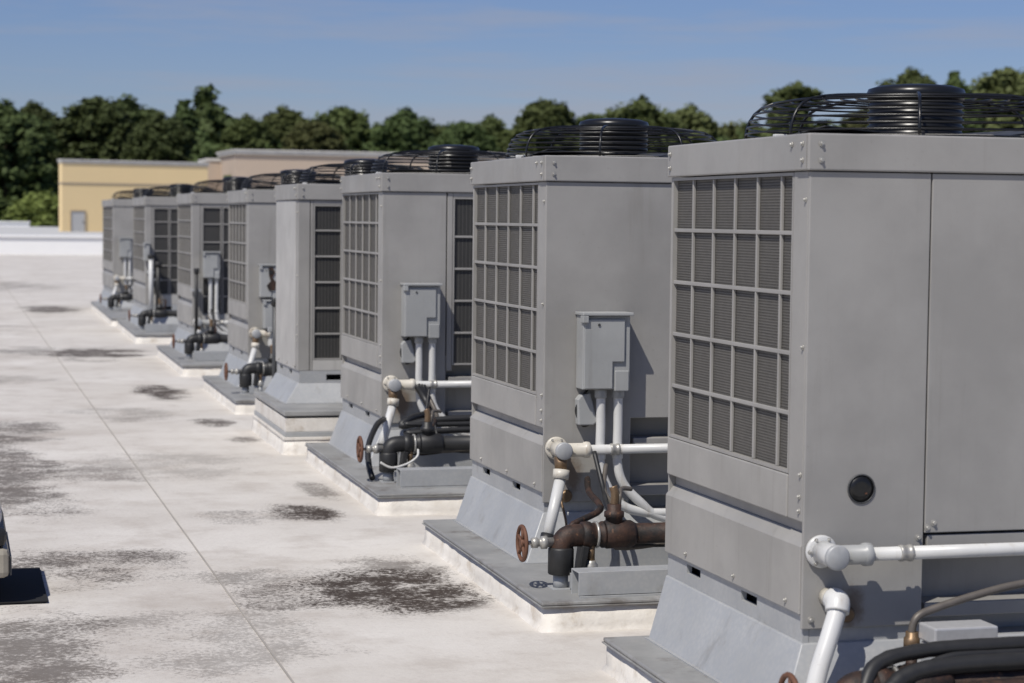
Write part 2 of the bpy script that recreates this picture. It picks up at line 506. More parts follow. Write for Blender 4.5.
RB = {}
def fan_guard(u, cx, cy, zc, rad=.56):
    g = MB()
    prof = [(1.0, .006), (.998, .030), (.99, .054), (.975, .079), (.95, .104), (.905, .128), (.84, .145), (.74, .156), (.64, .162), (.54, .166), (.44, .169), (.35, .171)]
    prof = [(f, h * .92) for (f, h) in prof]
    for (f, h) in prof:
        pts = [(cx + rad * f * math.cos(k * math.pi / 32), cy + rad * f * math.sin(k * math.pi / 32), zc + h) for k in range(64)]
        g.tube(pts, .0036, 6, closed=True)
    gd = g.build('fan_guard', 'black_gloss', u)
    for k in range(8):
        a = k * math.pi / 4 + .35
        pts = [(cx + rad * f * math.cos(a), cy + rad * f * math.sin(a), zc + h + .004) for (f, h) in prof]
        MB().tube(pts, .0052, 6).build('rib', 'black_gloss', gd)
    # motor cover: a ribbed black drum with a domed lid
    pr = [(.165, .0)]
    for k in range(6):
        h = .012 + k * .024
        pr += [(.165, h), (.158, h + .004), (.158, h + .010), (.165, h + .014)]
    pr += [(.166, .160), (.170, .172), (.163, .188), (.13, .198), (.06, .204), (.005, .205)]
    MB().lathe(pr, (cx, cy, zc), 'z', 40).build('motor_cover', 'black_gloss', u)
    MB().lathe([(rad * .93, -.03), (rad * .93, .012), (rad * .90, .012), (rad * .90, -.03)], (cx, cy, zc), 'z', 48).build('fan_ring', 'paint', u)
    MB().lathe([(rad * .895, .001), (rad * .895, .003)], (cx, cy, zc), 'z', 48).build('fan_opening', 'black_hole', u)
    for k in range(4):
        a = k * math.pi / 2 + .3
        b = MB(); ca, sa = math.cos(a), math.sin(a)
        pts = []
        for (r_, t_, z_) in ((.17, -.05, .012), (.17, .05, .035), (.5, .13, .045), (.5, -.10, .012)):
            r_ = r_ * rad / .56
            pts.append((cx + r_ * ca - t_ * sa, cy + r_ * sa + t_ * ca, zc + z_ - .006))
        n0 = len(b.v); b.v += pts + [(p[0], p[1], p[2] + .004) for p in pts]
        for q in ((3, 2, 1, 0), (4, 5, 6, 7), (0, 1, 5, 4), (1, 2, 6, 5), (2, 3, 7, 6), (3, 0, 4, 7)): b.face([n0 + i for i in q])
        b.build('fan_blade', 'dark_pipe', u)
    for k in range(4):
        a = k * math.pi / 2 + 3.4
        x, y = cx + rad * 1.0 * math.cos(a), cy + rad * 1.0 * math.sin(a)
        MB().box(x - .022, x + .022, y - .012, y + .012, zc + .001, zc + .016).build('guard_clip', 'pvc', u, .003)

def unit(i, Y, L, left, front, label, zc=1.925, zbase=.42, ztop=None):
    u = thing('condensing_unit', (2.56 if i != 3 else 2.42, Y, 0), label, 'condensing unit', 'rooftop condensing units in a row')
    zf = zc - .115                                    # under side of the fascia
    zs = .120 if i != 3 else .300
    MB().box(.06, W - .06, .15, L - .06, zbase - .06, zf + .02).build('cabinet_core', 'inner', u)
    # fascia cap and deck
    cap = MB().box(-.012, W + .012, -.012, L + .012, zf, zc).build('top_cap', 'paint', u, .005)
    MB().box(-.0145, -.0125, .002, .085, zf + .004, zc - .004).build('corner_plate', 'paint_bar', cap)
    bolt_mb([((-.0145, .028, zf + .032), (-1, 0, 0)), ((-.0145, .028, zf + .083), (-1, 0, 0)), ((-.0125, .118, zf + .083), (-1, 0, 0)),
             ((.03, -.0125, zf + .032), (0, -1, 0)), ((.03, -.0125, zf + .083), (0, -1, 0)),
             ((-.0125, L - .02, zf + .032), (-1, 0, 0)), ((-.0125, L - .02, zf + .083), (-1, 0, 0))]).build('bolts', 'bolt', cap, kind='stuff')
    # posts
    for (x0, x1, y0, y1) in ((0, .012, .014, .128), (0, .012, L - .012, L), (W - .012, W, .014, .12), (W - .012, W, L - .12, L)):
        MB().box(x0, x1, y0, y1, .712 if x0 == 0 and left == 'grille' else zbase, zf - .002).build('corner_post', 'paint_bar' if x0 == 0 else 'paint', u, .003)
    bolt_mb([((0, .03, zf - .09), (-1, 0, 0)), ((0, .03, zf - .55), (-1, 0, 0)), ((0, .03, .86), (-1, 0, 0)), ((0, .035, .79), (-1, 0, 0)), ((0, .035, .745), (-1, 0, 0))], .006).build('bolts', 'bolt', u, kind='stuff')
    y0, y1 = .13, L - .014
    # left face
    if left == 'grille':
        p = (y1 - y0 - .11) / 5
        cols = [y0 + .115 + p * k for k in range(5)]
        zt, zb = zf - .004, .852
        rows = [zb + (zt - zb) * k / 5 for k in range(1, 5)]
        grille(u, 'x', y0, y1, zb, zt, cols, rows)
        MB().box(-.004, .014, y0 + .0, y1, .712, zb - .003).build('side_panel', 'paint_lower', u, .004)
    else:
        MB().box(-.003, .012, y0, y1, zbase, zf - .004).build('side_panel', 'paint_pale', u, .004)
    MB().box(.030, .058, .014, L - .014, .660, .716).build('groove_sheet', 'paint', u)
    # lower left panel with its sloping top flange
    if left == 'grille': MB().prism([(.05, .674), (.026, .672), (-.004, .634), (-.004, min(zbase, .60)), (.05, min(zbase, .60))], 'y', .014, L).build('lower_side_panel', 'paint_lower', u, .003)
    bolt_mb([((-.004, y, zbase + .028), (-1, 0, 0)) for y in (.12, L * .45, L * .82)], .006).build('bolts', 'bolt', u, kind='stuff')
    # right and back sheets
    MB().box(W - .012, W - .001, .122, L - .122, zbase, zf - .002).build('side_panel', 'paint', u, .003)
    MB().box(.004, W - .013, L - .012, L - .001, zbase, zf - .002).build('back_panel', 'paint', u, .003)
    # front
    zl = .668
    if front == 'seam':
        MB().box(0, .411, 0, .013, zbase - .045, zf - .003).build('front_panel', 'paint', u, .003)
        MB().box(.416, W, 0, .013, zl, zf - .003).build('front_panel', 'paint', u, .003)
    elif front == 'plain':
        MB().prism([(0, zbase - .045), (.411, zbase - .045), (.411, .752), (W, .752), (W, zf - .003), (0, zf - .003)], 'y', 0, .013).build('front_panel', 'paint', u, .003); zl = .752
    elif front == 'grille':
        MB().box(0, .404, 0, .013, zbase - .045, zf - .003).build('front_panel', 'paint', u, .003)
        MB().box(.411, .445, .002, .013, .70, zf - .003).build('frame_post', 'paint_bar', u, .003)
        grille(u, 'y', .447, W - .02, .735, zf - .03, [.447 + .215 * k for k in range(1, 4)], [.735 + .2 * k for k in range(1, 5)], vertical_only=True); zl = .735
        MB().box(.446, W - .02, .002, .014, zf - .028, zf - .003).build('frame_rail', 'paint_bar', u, .002)
    elif front == 'post':
        MB().box(0, .084, 0, .013, zbase - .0, zf - .003).build('front_panel', 'paint', u, .003)
        MB().box(.089, .108, .002, .013, zbase, zf - .003).build('frame_post', 'paint_bar', u, .002)
        gz, gp = (.555, .2) if i != 3 else (.61, .188)
        grille(u, 'y', .110, .320, gz, zf - .035, [], [gz + gp * k for k in range(1, 6)], vertical_only=True)
        grille(u, 'y', .332, W - .02, gz, zf - .035, [.332 + .215 * k for k in range(1, 5)], [gz + gp * k for k in range(1, 6)], vertical_only=True)
        MB().box(.110, W - .02, .002, .014, zf - .033, zf - .003).build('frame_rail', 'paint_bar', u, .002)
        MB().box(.110, W - .02, .001, .014, zbase, gz - .003).build('front_panel', 'paint_pale', u, .003)
        zl = None
    if zl:
        x0 = .416
        MB().box(x0, W, .130, .140, zbase - .045, zl + .05).build('recessed_panel', 'paint', u)
        MB().box(x0 - .012, x0 - .006, .0135, .14, zbase - .045, zl + .05).build('recess_cheek', 'paint', u)
        for (z0, z1, d) in ((.618, .660, .006), (.395, .440, .012)):
            if z1 < zl - .005: MB().box(x0 + .012, W - .01, d, .129, z0, z1).build('sill_rail', 'paint_bar', u, .003)
    # galvanised base: strip with lifting slots, and the flared skirt
    zb, zk = zbase - .001, zbase - .09
    x0 = .010
    sl_ = [(.31 * L, .31 * L + .14), (.73 * L, .73 * L + .14)]
    ys = [.012] + [v for s_ in sl_ for v in s_] + [L]
    m = MB(); m2 = MB()
    for k in range(0, len(ys) - 1):
        if k % 2 == 0: m.box(x0, x0 + .02, ys[k], ys[k + 1], zk, zb)
        else:
            m.box(x0, x0 + .02, ys[k], ys[k + 1], zk, zb - .047); m.box(x0, x0 + .02, ys[k], ys[k + 1], zb - .014, zb)
    if front == 'post':
        m.box(.012, .21, .002, .02, zk, zb); m.box(.36, W, .002, .02, zk, zb); m.box(.21, .36, .002, .02, zk, zk + .02); m.box(.21, .36, .002, .02, zk + .062, zb)
    else:
        m.box(.032, .41, .0135, .03, zk, zb - .046); m.box(.41, W, .118, .128, zk, zb - .03)
    m.box(W - .02, W, .03, L, zk, zb); m.box(.03, W - .02, L - .02, L, zk, zb)
    m.build('base_strip', 'galv', u)
    e0, e1 = -.004, .105
    top = [(-e0 - .002, .002 - 0, zk), (W, .002, zk), (W, L, zk), (-e0 - .002, L, zk)]
    bot = [(-e1, -e1, zs + .001), (W + e1 * .6, -e1, zs + .001), (W + e1 * .6, L - .12, zs + .001), (-e1, L - .12, zs + .001)]
    s_ = MB(); s_.rings([bot, top], smooth=False)
    sk = s_.build('base_skirt', 'galv', u, .004)
    MB().box(-e1 - .012, W + e1 * .6, -e1 - .012, L - .11, zs - .001, zs + .004).build('skirt_flange', 'galv', sk)
    fx, fr_ = [(.665, .585), (.53, .52), (.61, .54), (.6, .5), (.56, .53), (.6, .54), (.6, .54), (.6, .54)][i]
    fan_guard(u, fx, L / 2, zc, fr_)
    return u

LU = [
    'nearest and largest grey condensing unit, with a round black port in its front',
    'second grey condensing unit from the camera, plain front with a grey box hung on it',
    'third grey condensing unit from the camera, narrow plain panel beside a dark front grille',
    'fourth condensing unit with pale plain left side, raised on a double stacked curb',
    'fifth condensing unit from the camera, plain front behind two stacked grey boxes',
    'sixth condensing unit from the camera, grilles on both faces, box on tall white conduits',
    'seventh condensing unit from the camera, second from the far end of the row',
    'farthest condensing unit at the left end of the row by the white parapet']
kinds = [('grille', 'seam'), ('grille', 'plain'), ('grille', 'grille'), ('plain', 'post'), ('grille', 'plain'), ('grille', 'post'), ('grille', 'post'), ('grille', 'plain')]
units = []
for i, (Y, L, C) in enumerate(UNITS):
    zc = [1.925, 1.935, 1.925, 1.887, 1.885, 1.895, 1.895, 1.90][i]
    units.append(unit(i, Y, L, kinds[i][0], kinds[i][1], LU[i], zc=zc, zbase=.42 if i != 3 else .53))

# round port on the nearest unit
u0 = units[0]
pt = MB().lathe([(.047, -.001), (.047, -.004), (.043, -.005), (.043, -.001)], (.193, 0, .815), 'y', 32).build('sight_port', 'dark_pipe', u0)
MB().lathe([(.043, -.0012), (.043, -.003), (.02, -.0034), (.001, -.0035)], (.193, 0, .815), 'y', 32).build('port_glass', 'black_gloss', pt)
MB().box(.205, .212, -.006, -.0045, .798, .803).build('indicator', 'red_wheel', pt)
bolt_mb([((.424, 0, .685), (0, -1, 0)), ((.393, 0, .655), (0, -1, 0)), ((.446, .0, .700), (0, -1, 0)), ((.693, .02, .628), (0, -1, 0)), ((.03, 0, .405), (0, -1, 0))], .007).build('bolts', 'bolt', u0, kind='stuff')

# ------------------------------------------------------------------ boxes and conduits
def disconnect_box(Y, x0, x1, z0, z1, d, label, small=True, conduits=True, notch=True, run=None, dark=False):
    b = thing('disconnect_box', (2.56, Y, 0), label, 'electrical box', 'grey disconnect boxes on the units')
    y0, y1 = -d, -.002
    w, h = x1 - x0, z1 - z0
    MB().box(x0, x1, y0 + .012, y1, z0, z1 - .015).build('enclosure', 'box', b, .004)
    MB().box(x0 - .008, x1 + .008, y0 - .014, y1, z1 - .014, z1).build('hood', 'box', b, .003)
    MB().box(x0 - .008, x0 + .018, y0 - .014, y0 + .03, z1 - .045, z1 - .0145).build('hood_lip', 'box', b, .002)
    if notch:
        xn, zn = x0 + w * .62, z0 + h * .36
        MB().prism([(x0 + .004, z0 + .004), (xn, z0 + .004), (xn, zn), (x1 - w * .13, zn), (x1 - w * .13, z1 - .03), (x0 + .004, z1 - .03)], 'y', y0, y0 + .011).build('cover', 'box', b, .003)
        MB().box(xn + .012, x1 - .006, y0 + .004, y0 + .03, z0 - .008, zn - .04).build('switch_case', 'box', b, .004)
        MB().cyl((x0 + w * .32, y0 - .004, z1 - .055), (x0 + w * .32, y0 + .002, z1 - .055), .006).build('cover_screw', 'dark_pipe', b)
    else:
        MB().box(x0 + .006, x1 - .006, y0, y0 + .011, z0 + .006, z1 - .028).build('cover', 'box', b, .003)
    if small:
        s = MB().prism([(x0 + .01, z0 - .03), (x0 + .055, z0 - .02), (x0 + .09, z0 - .15), (x0 + .07, z0 - .165), (x0 - .0, z0 - .165), (x0 - .005, z0 - .05)], 'y', -.055, -.003).build('whip_cover', 'box', b, .006)
        MB().tube(smooth([(x0 + .05, -.03, z0 - .0), (x0 + .02, -.04, z0 - .04), (x0 - .005, -.03, z0 - .10), (x0 + .03, -.03, z0 - .17), (x0 + .09, -.03, z0 - .14)]), .006, 6).build('whip_cable', 'black_rubber', b)
    if conduits:
        for k, xf in enumerate((.45, .82)):
            x = x0 + w * xf
            top = z0 - .002
            ex = .46 + k * .04
            yk = y0 + .055
            pts = smooth([(x, yk, top), (x + .002, yk, top - .16), (x + .002, yk, .56), (x + .03, yk - .01, .46), (x + .09 + .02 * k, yk - .02, .375 + .0 * k), (x + .19, yk - .02, .335 - .02 * k), (x + .36, yk - .02, .325 - .035 * k), (W - .1, yk - .02, .32 - .035 * k)])
            c = MB().tube(pts, .0215, 12).build('conduit', 'pvc', b)
            MB().lathe([(.026, 0), (.028, -.004), (.028, -.036), (.024, -.040)], (x, yk, top), 'z', 16).build('coupling', 'box', c)
            MB().lathe([(.0235, 0), (.0245, -.004), (.0245, -.02), (.0235, -.024)], (x + .002, yk, .60), 'z', 14).build('collar', 'pvc', c)
    return b

disconnect_box(8.81, .147, .368, .893, 1.238, .118, 'clean grey box with notched cover hung on the second unit')
disconnect_box(12.42, .119, .345, .918, 1.248, .118, 'stained grey box with notched cover hung on the third unit')
disconnect_box(18.36, .093, .255, .925, 1.222, .11, 'upper pale box with rust marks on the fifth unit', small=False, conduits=False)
disconnect_box(18.36, .125, .262, .645, .905, .14, 'lower grey box under the rust marked box on the fifth unit', small=False, conduits=True, notch=False)
disconnect_box(22.8, .110, .290, .965, 1.255, .12, 'grey box above two tall white conduits on the sixth unit', small=False)
disconnect_box(28.5, -.03, .05, 1.02, 1.27, .10, 'slim pale box at the corner of the seventh unit', small=False, conduits=False, notch=False)
disconnect_box(34.4, .10, .30, .95, 1.27, .12, 'small pale grey box on the farthest unit', small=False)

def post_pipe(Y, x, y, z0, z1, mat, label, r=.024):
    p = thing('vertical_conduit', (2.56, Y, 0), label, 'conduit')
    MB().cyl((x, y, z0), (x, y, z1), r, None, 12).build('pipe', mat, p)
    MB().lathe([(r * 1.3, 0), (r * 1.5, -.006), (r * 1.5, -.05), (r * 1.25, -.06)], (x, y, z1 + .01), 'z', 14).build('end_cap', 'black_rubber', p)
    MB().box(x - .05, x + .05, y, -.004 if y > -.3 else y + .06, z1 - .25, z1 - .22).build('strap', 'galv', p, .002)
post_pipe(18.36, -.125, -2.41, .004, 1.0, 'dark_pipe', 'dark grey vertical conduit standing behind the left edge of the fourth unit', .022)
post_pipe(22.8, .03, -.13, .33, 1.06, 'black_rubber', 'black vertical pipe at the corner of the sixth unit', .02)
post_pipe(28.5, .06, -.14, .30, 1.10, 'pvc', 'white vertical conduit at the corner of the seventh unit', .03)
post_pipe(28.5, .16, -.13, .30, 1.0, 'black_rubber', 'black vertical pipe beside the white conduit on the seventh unit', .035)

# ------------------------------------------------------------------ white drain pipes with wall flange
def drain_pipe(Y, label, leg, z=.622, old=False, xend=W - .05):
    d = thing('drain_pipe', (2.56, Y, 0), label, 'pipe', 'white horizontal pipes across the unit fronts')
    a, b = ('pvc_old' if old else 'pvc'), 'pvc'
    fl = MB().lathe([(.052, -.001), (.052, -.014), (.046, -.017), (.036, -.02)], (.058, 0, z), 'y', 24).build('flange', a, d)
    bolt_mb([((.058 + .042 * math.cos(k * math.pi / 3), -.015, z + .042 * math.sin(k * math.pi / 3)), (0, -1, 0)) for k in range(6)], .005).build('bolts', 'bolt', fl, kind='stuff')
    MB().lathe([(.036, -.018), (.036, -.120), (.034, -.124)], (.058, 0, z), 'y', 24).build('stub', a, d)
    MB().lathe([(.036, -.122), (.0395, -.124), (.0395, -.136), (.034, -.140), (.002, -.141)], (.058, 0, z), 'y', 28).build('end_cap', 'galv', d)
    MB().lathe([(.031, 0), (.031, .075), (.036, .078), (.037, .090), (.036, .102), (.030, .105)], (.085, -.088, z), 'x', 20).build('coupling', a if old else 'box', d)
    MB().cyl((.185, -.088, z), (xend, -.088, z), .0215, None, 16).build('pipe', b, d)
    MB().lathe([(.024, 0), (.0265, .003), (.0265, .012), (.024, .015), (.024, .03), (.027, .033), (.027, .042), (.023, .045)], (.285, -.088, z), 'x', 18).build('clamp', 'bolt', d)
    if leg == 'straight':
        MB().tube([(.052, -.10, z - .03), (.050, -.11, z - .085)], [.030, .027], 14).build('drop_fitting', 'brass', d)
        MB().tube([(.052, -.112, z - .085), (.046, -.12, z - .125)], [.037, .036], 16).build('hose_collar', a, d)
        MB().tube([(.046, -.12, z - .12), (.002, -.17, z - .25), (-.042, -.22, z - .37)], .0255, 14).build('drop_pipe', 'pvc', d)
        MB().tube([(-.038, -.217, z - .355), (-.052, -.23, z - .40)], .031, 14).build('boot', 'black_rubber', d)
    elif leg == 'curved':
        MB().lathe([(.030, -.001), (.030, -.05), (.026, -.055)], (.085, 0, z - .145), 'y', 16).build('drop_stub', 'pvc_old', d)
        MB().tube(smooth([(.085, -.05, z - .145), (.083, -.085, z - .148), (.074, -.10, z - .175)], 4), .038, 16).build('elbow', 'pvc', d)
        MB().tube(smooth([(.078, -.098, z - .165), (.038, -.125, z - .25), (-.004, -.15, z - .34), (-.034, -.17, z - .43), (-.05, -.18, z - .505)]), .029, 14).build('hose', 'pvc', d)
    return d
drain_pipe(5.89, 'white pipe with capped flange and curved white hose on the nearest unit', 'curved')
drain_pipe(8.81, 'white pipe with cream flange and straight white drop leg on the second unit', 'straight', old=True)
drain_pipe(12.42, 'white pipe with yellowed round flange and stained drop leg on the third unit', 'straight', old=True)
drain_pipe(18.36, 'white pipe with pale round flange in front of the fifth unit', 'straight', z=.60, old=True)
drain_pipe(22.8, 'white pipe low on the sixth unit behind the black elbow', 'straight', z=.47)
drain_pipe(34.4, 'white pipe with small round flange on the farthest unit', 'straight', z=.60, old=True)

# ------------------------------------------------------------------ rusty suction manifolds with handwheel
def manifold(Y, label, black=False, yo=-.71, xs=0.0, zo=0.0, xend=W - .2, tee=True):
    m = thing('valve_manifold', (2.56 + xs, Y + yo, zo), label, 'valve', 'valves with handwheels on the curbs')
    body = 'black_rubber' if black else 'rust'
    z = .338
    # handwheel on its stem
    hw = MB().tube([(-.293, .070 * math.cos(k * math.pi / 12), .312 + .070 * math.sin(k * math.pi / 12)) for k in range(24)], .0085, 8, closed=True).build('handwheel', 'red_wheel', m)
    for k in range(5):
        a = k * 2 * math.pi / 5 + .4
        MB().cyl((-.290, 0, .312), (-.293, .066 * math.cos(a), .312 + .066 * math.sin(a)), .0075, None, 6).build('spoke', 'red_wheel', hw)
    MB().lathe([(.018, -.012), (.018, .012)], (-.290, 0, .312), 'x', 12).build('hub', 'red_wheel', hw)
    st = MB().lathe([(.009, 0), (.009, .035), (.022, .036), (.022, .06), (.017, .062), (.017, .075), (.027, .077), (.027, .10), (.02, .102), (.02, .13)], (-.288, 0, .312), 'x', 14).build('valve_stem', 'bolt', m)
    # elbow
    pts = smooth([(-.125, 0, .20), (-.125, 0, .27), (-.118, 0, .31), (-.09, 0, .335), (-.03, 0, z)], 6)
    MB().tube(pts, .047, 18).build('elbow', 'rust' if not black else 'black_rubber', m)
    MB().lathe([(.050, .0), (.054, .004), (.054, .105), (.050, .112), (.04, .114)], (-.125, 0, .178), 'z', 22).build('sleeve', 'black_rubber', m)
    MB().prism([(-.06, .185), (-.045, .30), (-.015, .295), (-.035, .19)], 'y', -.05, .03).build('tag_flap', 'black_rubber', m, .004)
    # grey saddle foot
    MB().lathe([(.032, 0), (.032, .06)], (-.125, 0, .118), 'z', 14).build('foot_pipe', 'galv', m)
    MB().box(-.17, -.08, -.05, .05, .116, .124).build('foot_plate', 'galv', m, .002)
    MB().box(-.10, -.055, -.055, -.045, .124, .19).build('foot_web', 'galv', m, .002)
    # run to the right with couplings
    MB().tube([(-.04, 0, z), (-.035, 0, z), (.0, 0, z), (.005, 0, z), (.045, 0, z), (.05, 0, z), (.06, 0, z)], [.048, .056, .056, .050, .050, .056, .056], 18).build('coupling', body, m)
    MB().tube([(.055, 0, z), (.07, 0, z), (.18, 0, z), (.195, 0, z)], [.050, .060, .057, .048], 18).build('tee_body', body, m)
    MB().tube([(.19, 0, z), (xend, 0, z)], .043, 18).build('pipe', body, m)
    if tee:
        MB().lathe([(.036, 0), (.036, .060), (.042, .064), (.042, .085), (.030, .09), (.030, .115), (.024, .118)], (.105, 0, z + .01), 'z', 18).build('tee_branch', body, m)
        MB().tube(smooth([(.105, 0, z + .12), (.108, 0, z + .17), (.10, .005, z + .20)], 4), .018, 10).build('branch_nipple', 'brass', m)
        MB().tube(smooth([(.125, 0, z + .12), (.13, 0, z + .16), (.15, .04, z + .185), (.20, .06, z + .18)], 5), .010, 8).build('branch_tube', 'copper', m)
    rc = random.Random(int(Y * 7))
    for k in range(3 if Y > 7 else 0):
        x_ = .16 + rc.uniform(-.06, .12)
        MB().tube(smooth([(x_, .55, .62 - .06 * k), (x_ + rc.uniform(-.05, .05), .42, .46), (x_ - .05, .2, .40 + rc.uniform(-.05, .05)), (x_ - .10 * k, .09, .30 + rc.uniform(-.04, .06)), (x_ + .35, .10, .27 + .03 * k), (xend, .12, .27 + .03 * k)], 6), rc.choice((.008, .011, .014)), 8).build('small_line', ('black_rubber', 'copper', 'rust')[k], m)
    MB().tube([(.02, 0, z), (.03, 0, z)], .0565, 18).build('band_clamp', 'bolt', m)
    # drain cock on a short post
    MB().cyl((.0, -.02, .225), (.0, -.02, .30), .016, None, 10).build('drain_nipple', 'brass', m)
    MB().lathe([(.026, 0), (.030, .006), (.030, .03), (.022, .04), (.022, .05)], (.0, -.02, .185), 'z', 8).build('drain_cock', 'bolt', m)
    MB().cyl((.0, -.02, .117), (.0, -.02, .187), .02, None, 10).build('drain_post', 'galv', m)
    return m
manifold(5.89, 'rusty valve with brown handwheel at the bottom edge before the nearest unit', yo=-.60, zo=-.005, tee=False)
manifold(8.81, 'rusty brown valve and pipe with red brown handwheel before the second unit')
manifold(12.42, 'black elbow and pipe with thin brown handwheel before the third unit', black=True, yo=-.82)
manifold(18.36, 'black valve with handwheel before the fifth unit, beside the double curb', black=True, yo=-.75, xend=.25)
manifold(22.8, 'black valve with handwheel before the sixth unit', black=True, yo=-.85)
manifold(28.5, 'black valve with handwheel before the seventh unit', black=True, yo=-.9)
manifold(34.4, 'small dark valve with handwheel before the farthest unit', black=True, yo=-1.3)

# ------------------------------------------------------------------ galvanised rails the pipes rest beside
def rail(Y, yo, x0, x1, z0, z1, label, depth=.10):
    r = thing('support_rail', (2.56, Y + yo, 0), label, 'rail', 'galvanised rails on the curbs')
    tk = .006
    MB().box(x0, x1, 0, tk, z0 + .012, z1).build('front_web', 'galv', r, .002)
    MB().box(x0, x1, tk, depth, z1 - tk, z1 - .0005).build('top_flange', 'galv', r, .002)
    MB().box(x0, x1, depth, depth + tk, z0, z1).build('back_web', 'galv', r, .002)
    MB().box(x0 + .004, x1, -.012, tk, z0, z0 + .010).build('bottom_lip', 'galv', r)
    MB().box(x0 + .03, x0 + .035, tk, depth, z0 + .01, z1 - .01).build('end_shade', 'inner', r)  # dark sheet painting the shade inside the open rail end
for (Y, yo, nm) in ((8.81, -.95, 'second'), (12.42, -1.13, 'third'), (22.8, -1.25, 'sixth'), (28.5, -1.45, 'seventh')):
    rail(Y, yo, -.12, W + .05, .117, .225, 'galvanised steel rail lying in front of the %s unit' % nm)
for (Y, yo, nm) in ((8.81, -.42, 'second'), (12.42, -.45, 'third')):
    rail(Y, yo, .02, W + .05, .117, .250, 'galvanised rail behind the pipe, close to the foot of the %s unit' % nm, .07)

# ------------------------------------------------------------------ hoses and bits before the nearest unit
def single(name, mb, mat, label, cat, group=None, bev=0.0):
    return tag(mb.build(name, mat, None, bev), label, cat, group)
OX, OY = 2.56, 5.89
def P_(pts): return [(OX + x, OY + y, z) for (x, y, z) in pts]
def hose(pts, r, mat, label, name='insulated_hose', rings=True):
    h = thing(name, P_(pts)[0], label, 'hose', 'hoses before the nearest unit')
    o = Vector(P_(pts)[0])
    L = [Vector(p) - o for p in P_(pts)]
    c = smooth(L, 8)
    rr = random.Random(int(r * 9999) + len(pts))
    MB().tube(c, [r * (1 + rr.uniform(-.05, .05)) for _ in c], 14).build('hose_body', mat, h)
    return h
hose([(-.10, -.66, .24), (-.085, -.64, .33), (-.02, -.60, .400), (.14, -.58, .425), (.40, -.58, .430), (.95, -.56, .43)], .022, 'black_rubber', 'upper black insulated hose bending right before the nearest unit')
hose([(-.05, -.69, .22), (-.03, -.67, .31), (.04, -.64, .365), (.18, -.63, .388), (.45, -.63, .392), (.95, -.61, .39)], .026, 'black_rubber', 'lower black insulated hose bending right before the nearest unit')
hose([(.10, -.72, .30), (.20, -.71, .325), (.45, -.70, .33), (.95, -.7, .33)], .030, 'rust', 'rusty pipe under the black hoses before the nearest unit', 'rusty_pipe')
cl = thing('copper_line', P_([(.285, -.19, .115)])[0], 'thin copper line rising right from a brass nut before the nearest unit', 'pipe')
oo = Vector(P_([(.285, -.19, .115)])[0])
def rel(pts): return [Vector(p) - oo for p in P_(pts)]
MB().tube(smooth(rel([(.285, -.19, .37), (.287, -.19, .41), (.305, -.19, .442), (.36, -.185, .462), (.50, -.18, .497), (.665, -.175, .527), (.95, -.16, .55)]), 8), .0125, 10).build('tube', 'copper', cl)
MB().lathe([(.028, -.0), (.028, .03), (.022, .034), (.022, .05)], rel([(.285, -.19, .345)])[0], 'z', 6).build('nut', 'brass', cl)
MB().cyl(rel([(.285, -.19, .117)])[0], rel([(.285, -.19, .346)])[0], .018, None, 12).build('riser', 'rust', cl)
lb = thing('foil_wrapped_box', (OX + .40, OY - .27, .115), 'silver foil wrapped block beside the copper line before the nearest unit', 'block')
MB().box(-.10, .10, -.05, .05, .002, .258).build('block', 'galv', lb, .005)
MB().box(-.106, .106, -.056, .056, .262, .315).build('foil_cap', 'foil', lb, .006)
gs = thing('stained_gusset', (OX + .13, OY, 0), 'brown stained drip bracket below the flange of the nearest unit', 'bracket')
MB().lathe([(.022, -.001), (.026, -.012), (.018, -.02)], (0.02, 0, .42), 'y', 14).build('grommet', 'brass', gs)
MB().prism([(-.03, .17), (.03, .17), (.02, .215), (-.02, .215)], 'y', -.34, -.28).build('support_foot', 'galv', gs, .004)
MB().cyl((.0, -.31, .117), (0, -.31, .172), .02, None, 10).build('foot_post', 'galv', gs)

# black cable bundle and pale hose on the third unit
h3 = thing('black_hose', (2.56, 12.42 - .8, 0), 'black hose looping down beside the handwheel of the third unit', 'hose')
MB().tube(smooth([(-.02, .62, .42), (-.10, .45, .40), (-.19, .25, .30), (-.215, .10, .20), (-.21, .02, .135)]), .018, 10).build('hose_body', 'black_rubber', h3)
b3 = thing('cable_bundle', (2.56, 12.42, 0), 'black taped cable bundle over the black pipe of the third unit', 'cables')
for k, (dy, dz) in enumerate(((-.55, .43), (-.60, .40), (-.50, .455))):
    MB().tube(smooth([(.24 - .02 * k, -.11, .62), (.25, -.16, .52), (.24, -.3, .47), (.16 - .04 * k, dy, dz), (.02, dy - .05, dz - .02 * k), (.3, dy - .05, dz - .005), (W - .2, dy, dz)]), .016 + .003 * k, 9).build('cable', 'black_rubber', b3)
w3 = thing('white_tie', (2.56, 12.42 - .82, 0), 'thin white strap looped under the black elbow of the third unit', 'strap')
MB().tube(smooth([(-.185, -.06, .24), (-.12, -.075, .21), (-.03, -.075, .23), (.03, -.07, .27), (.04, -.05, .31)]), .007, 7).build('strap_loop', 'pvc', w3)

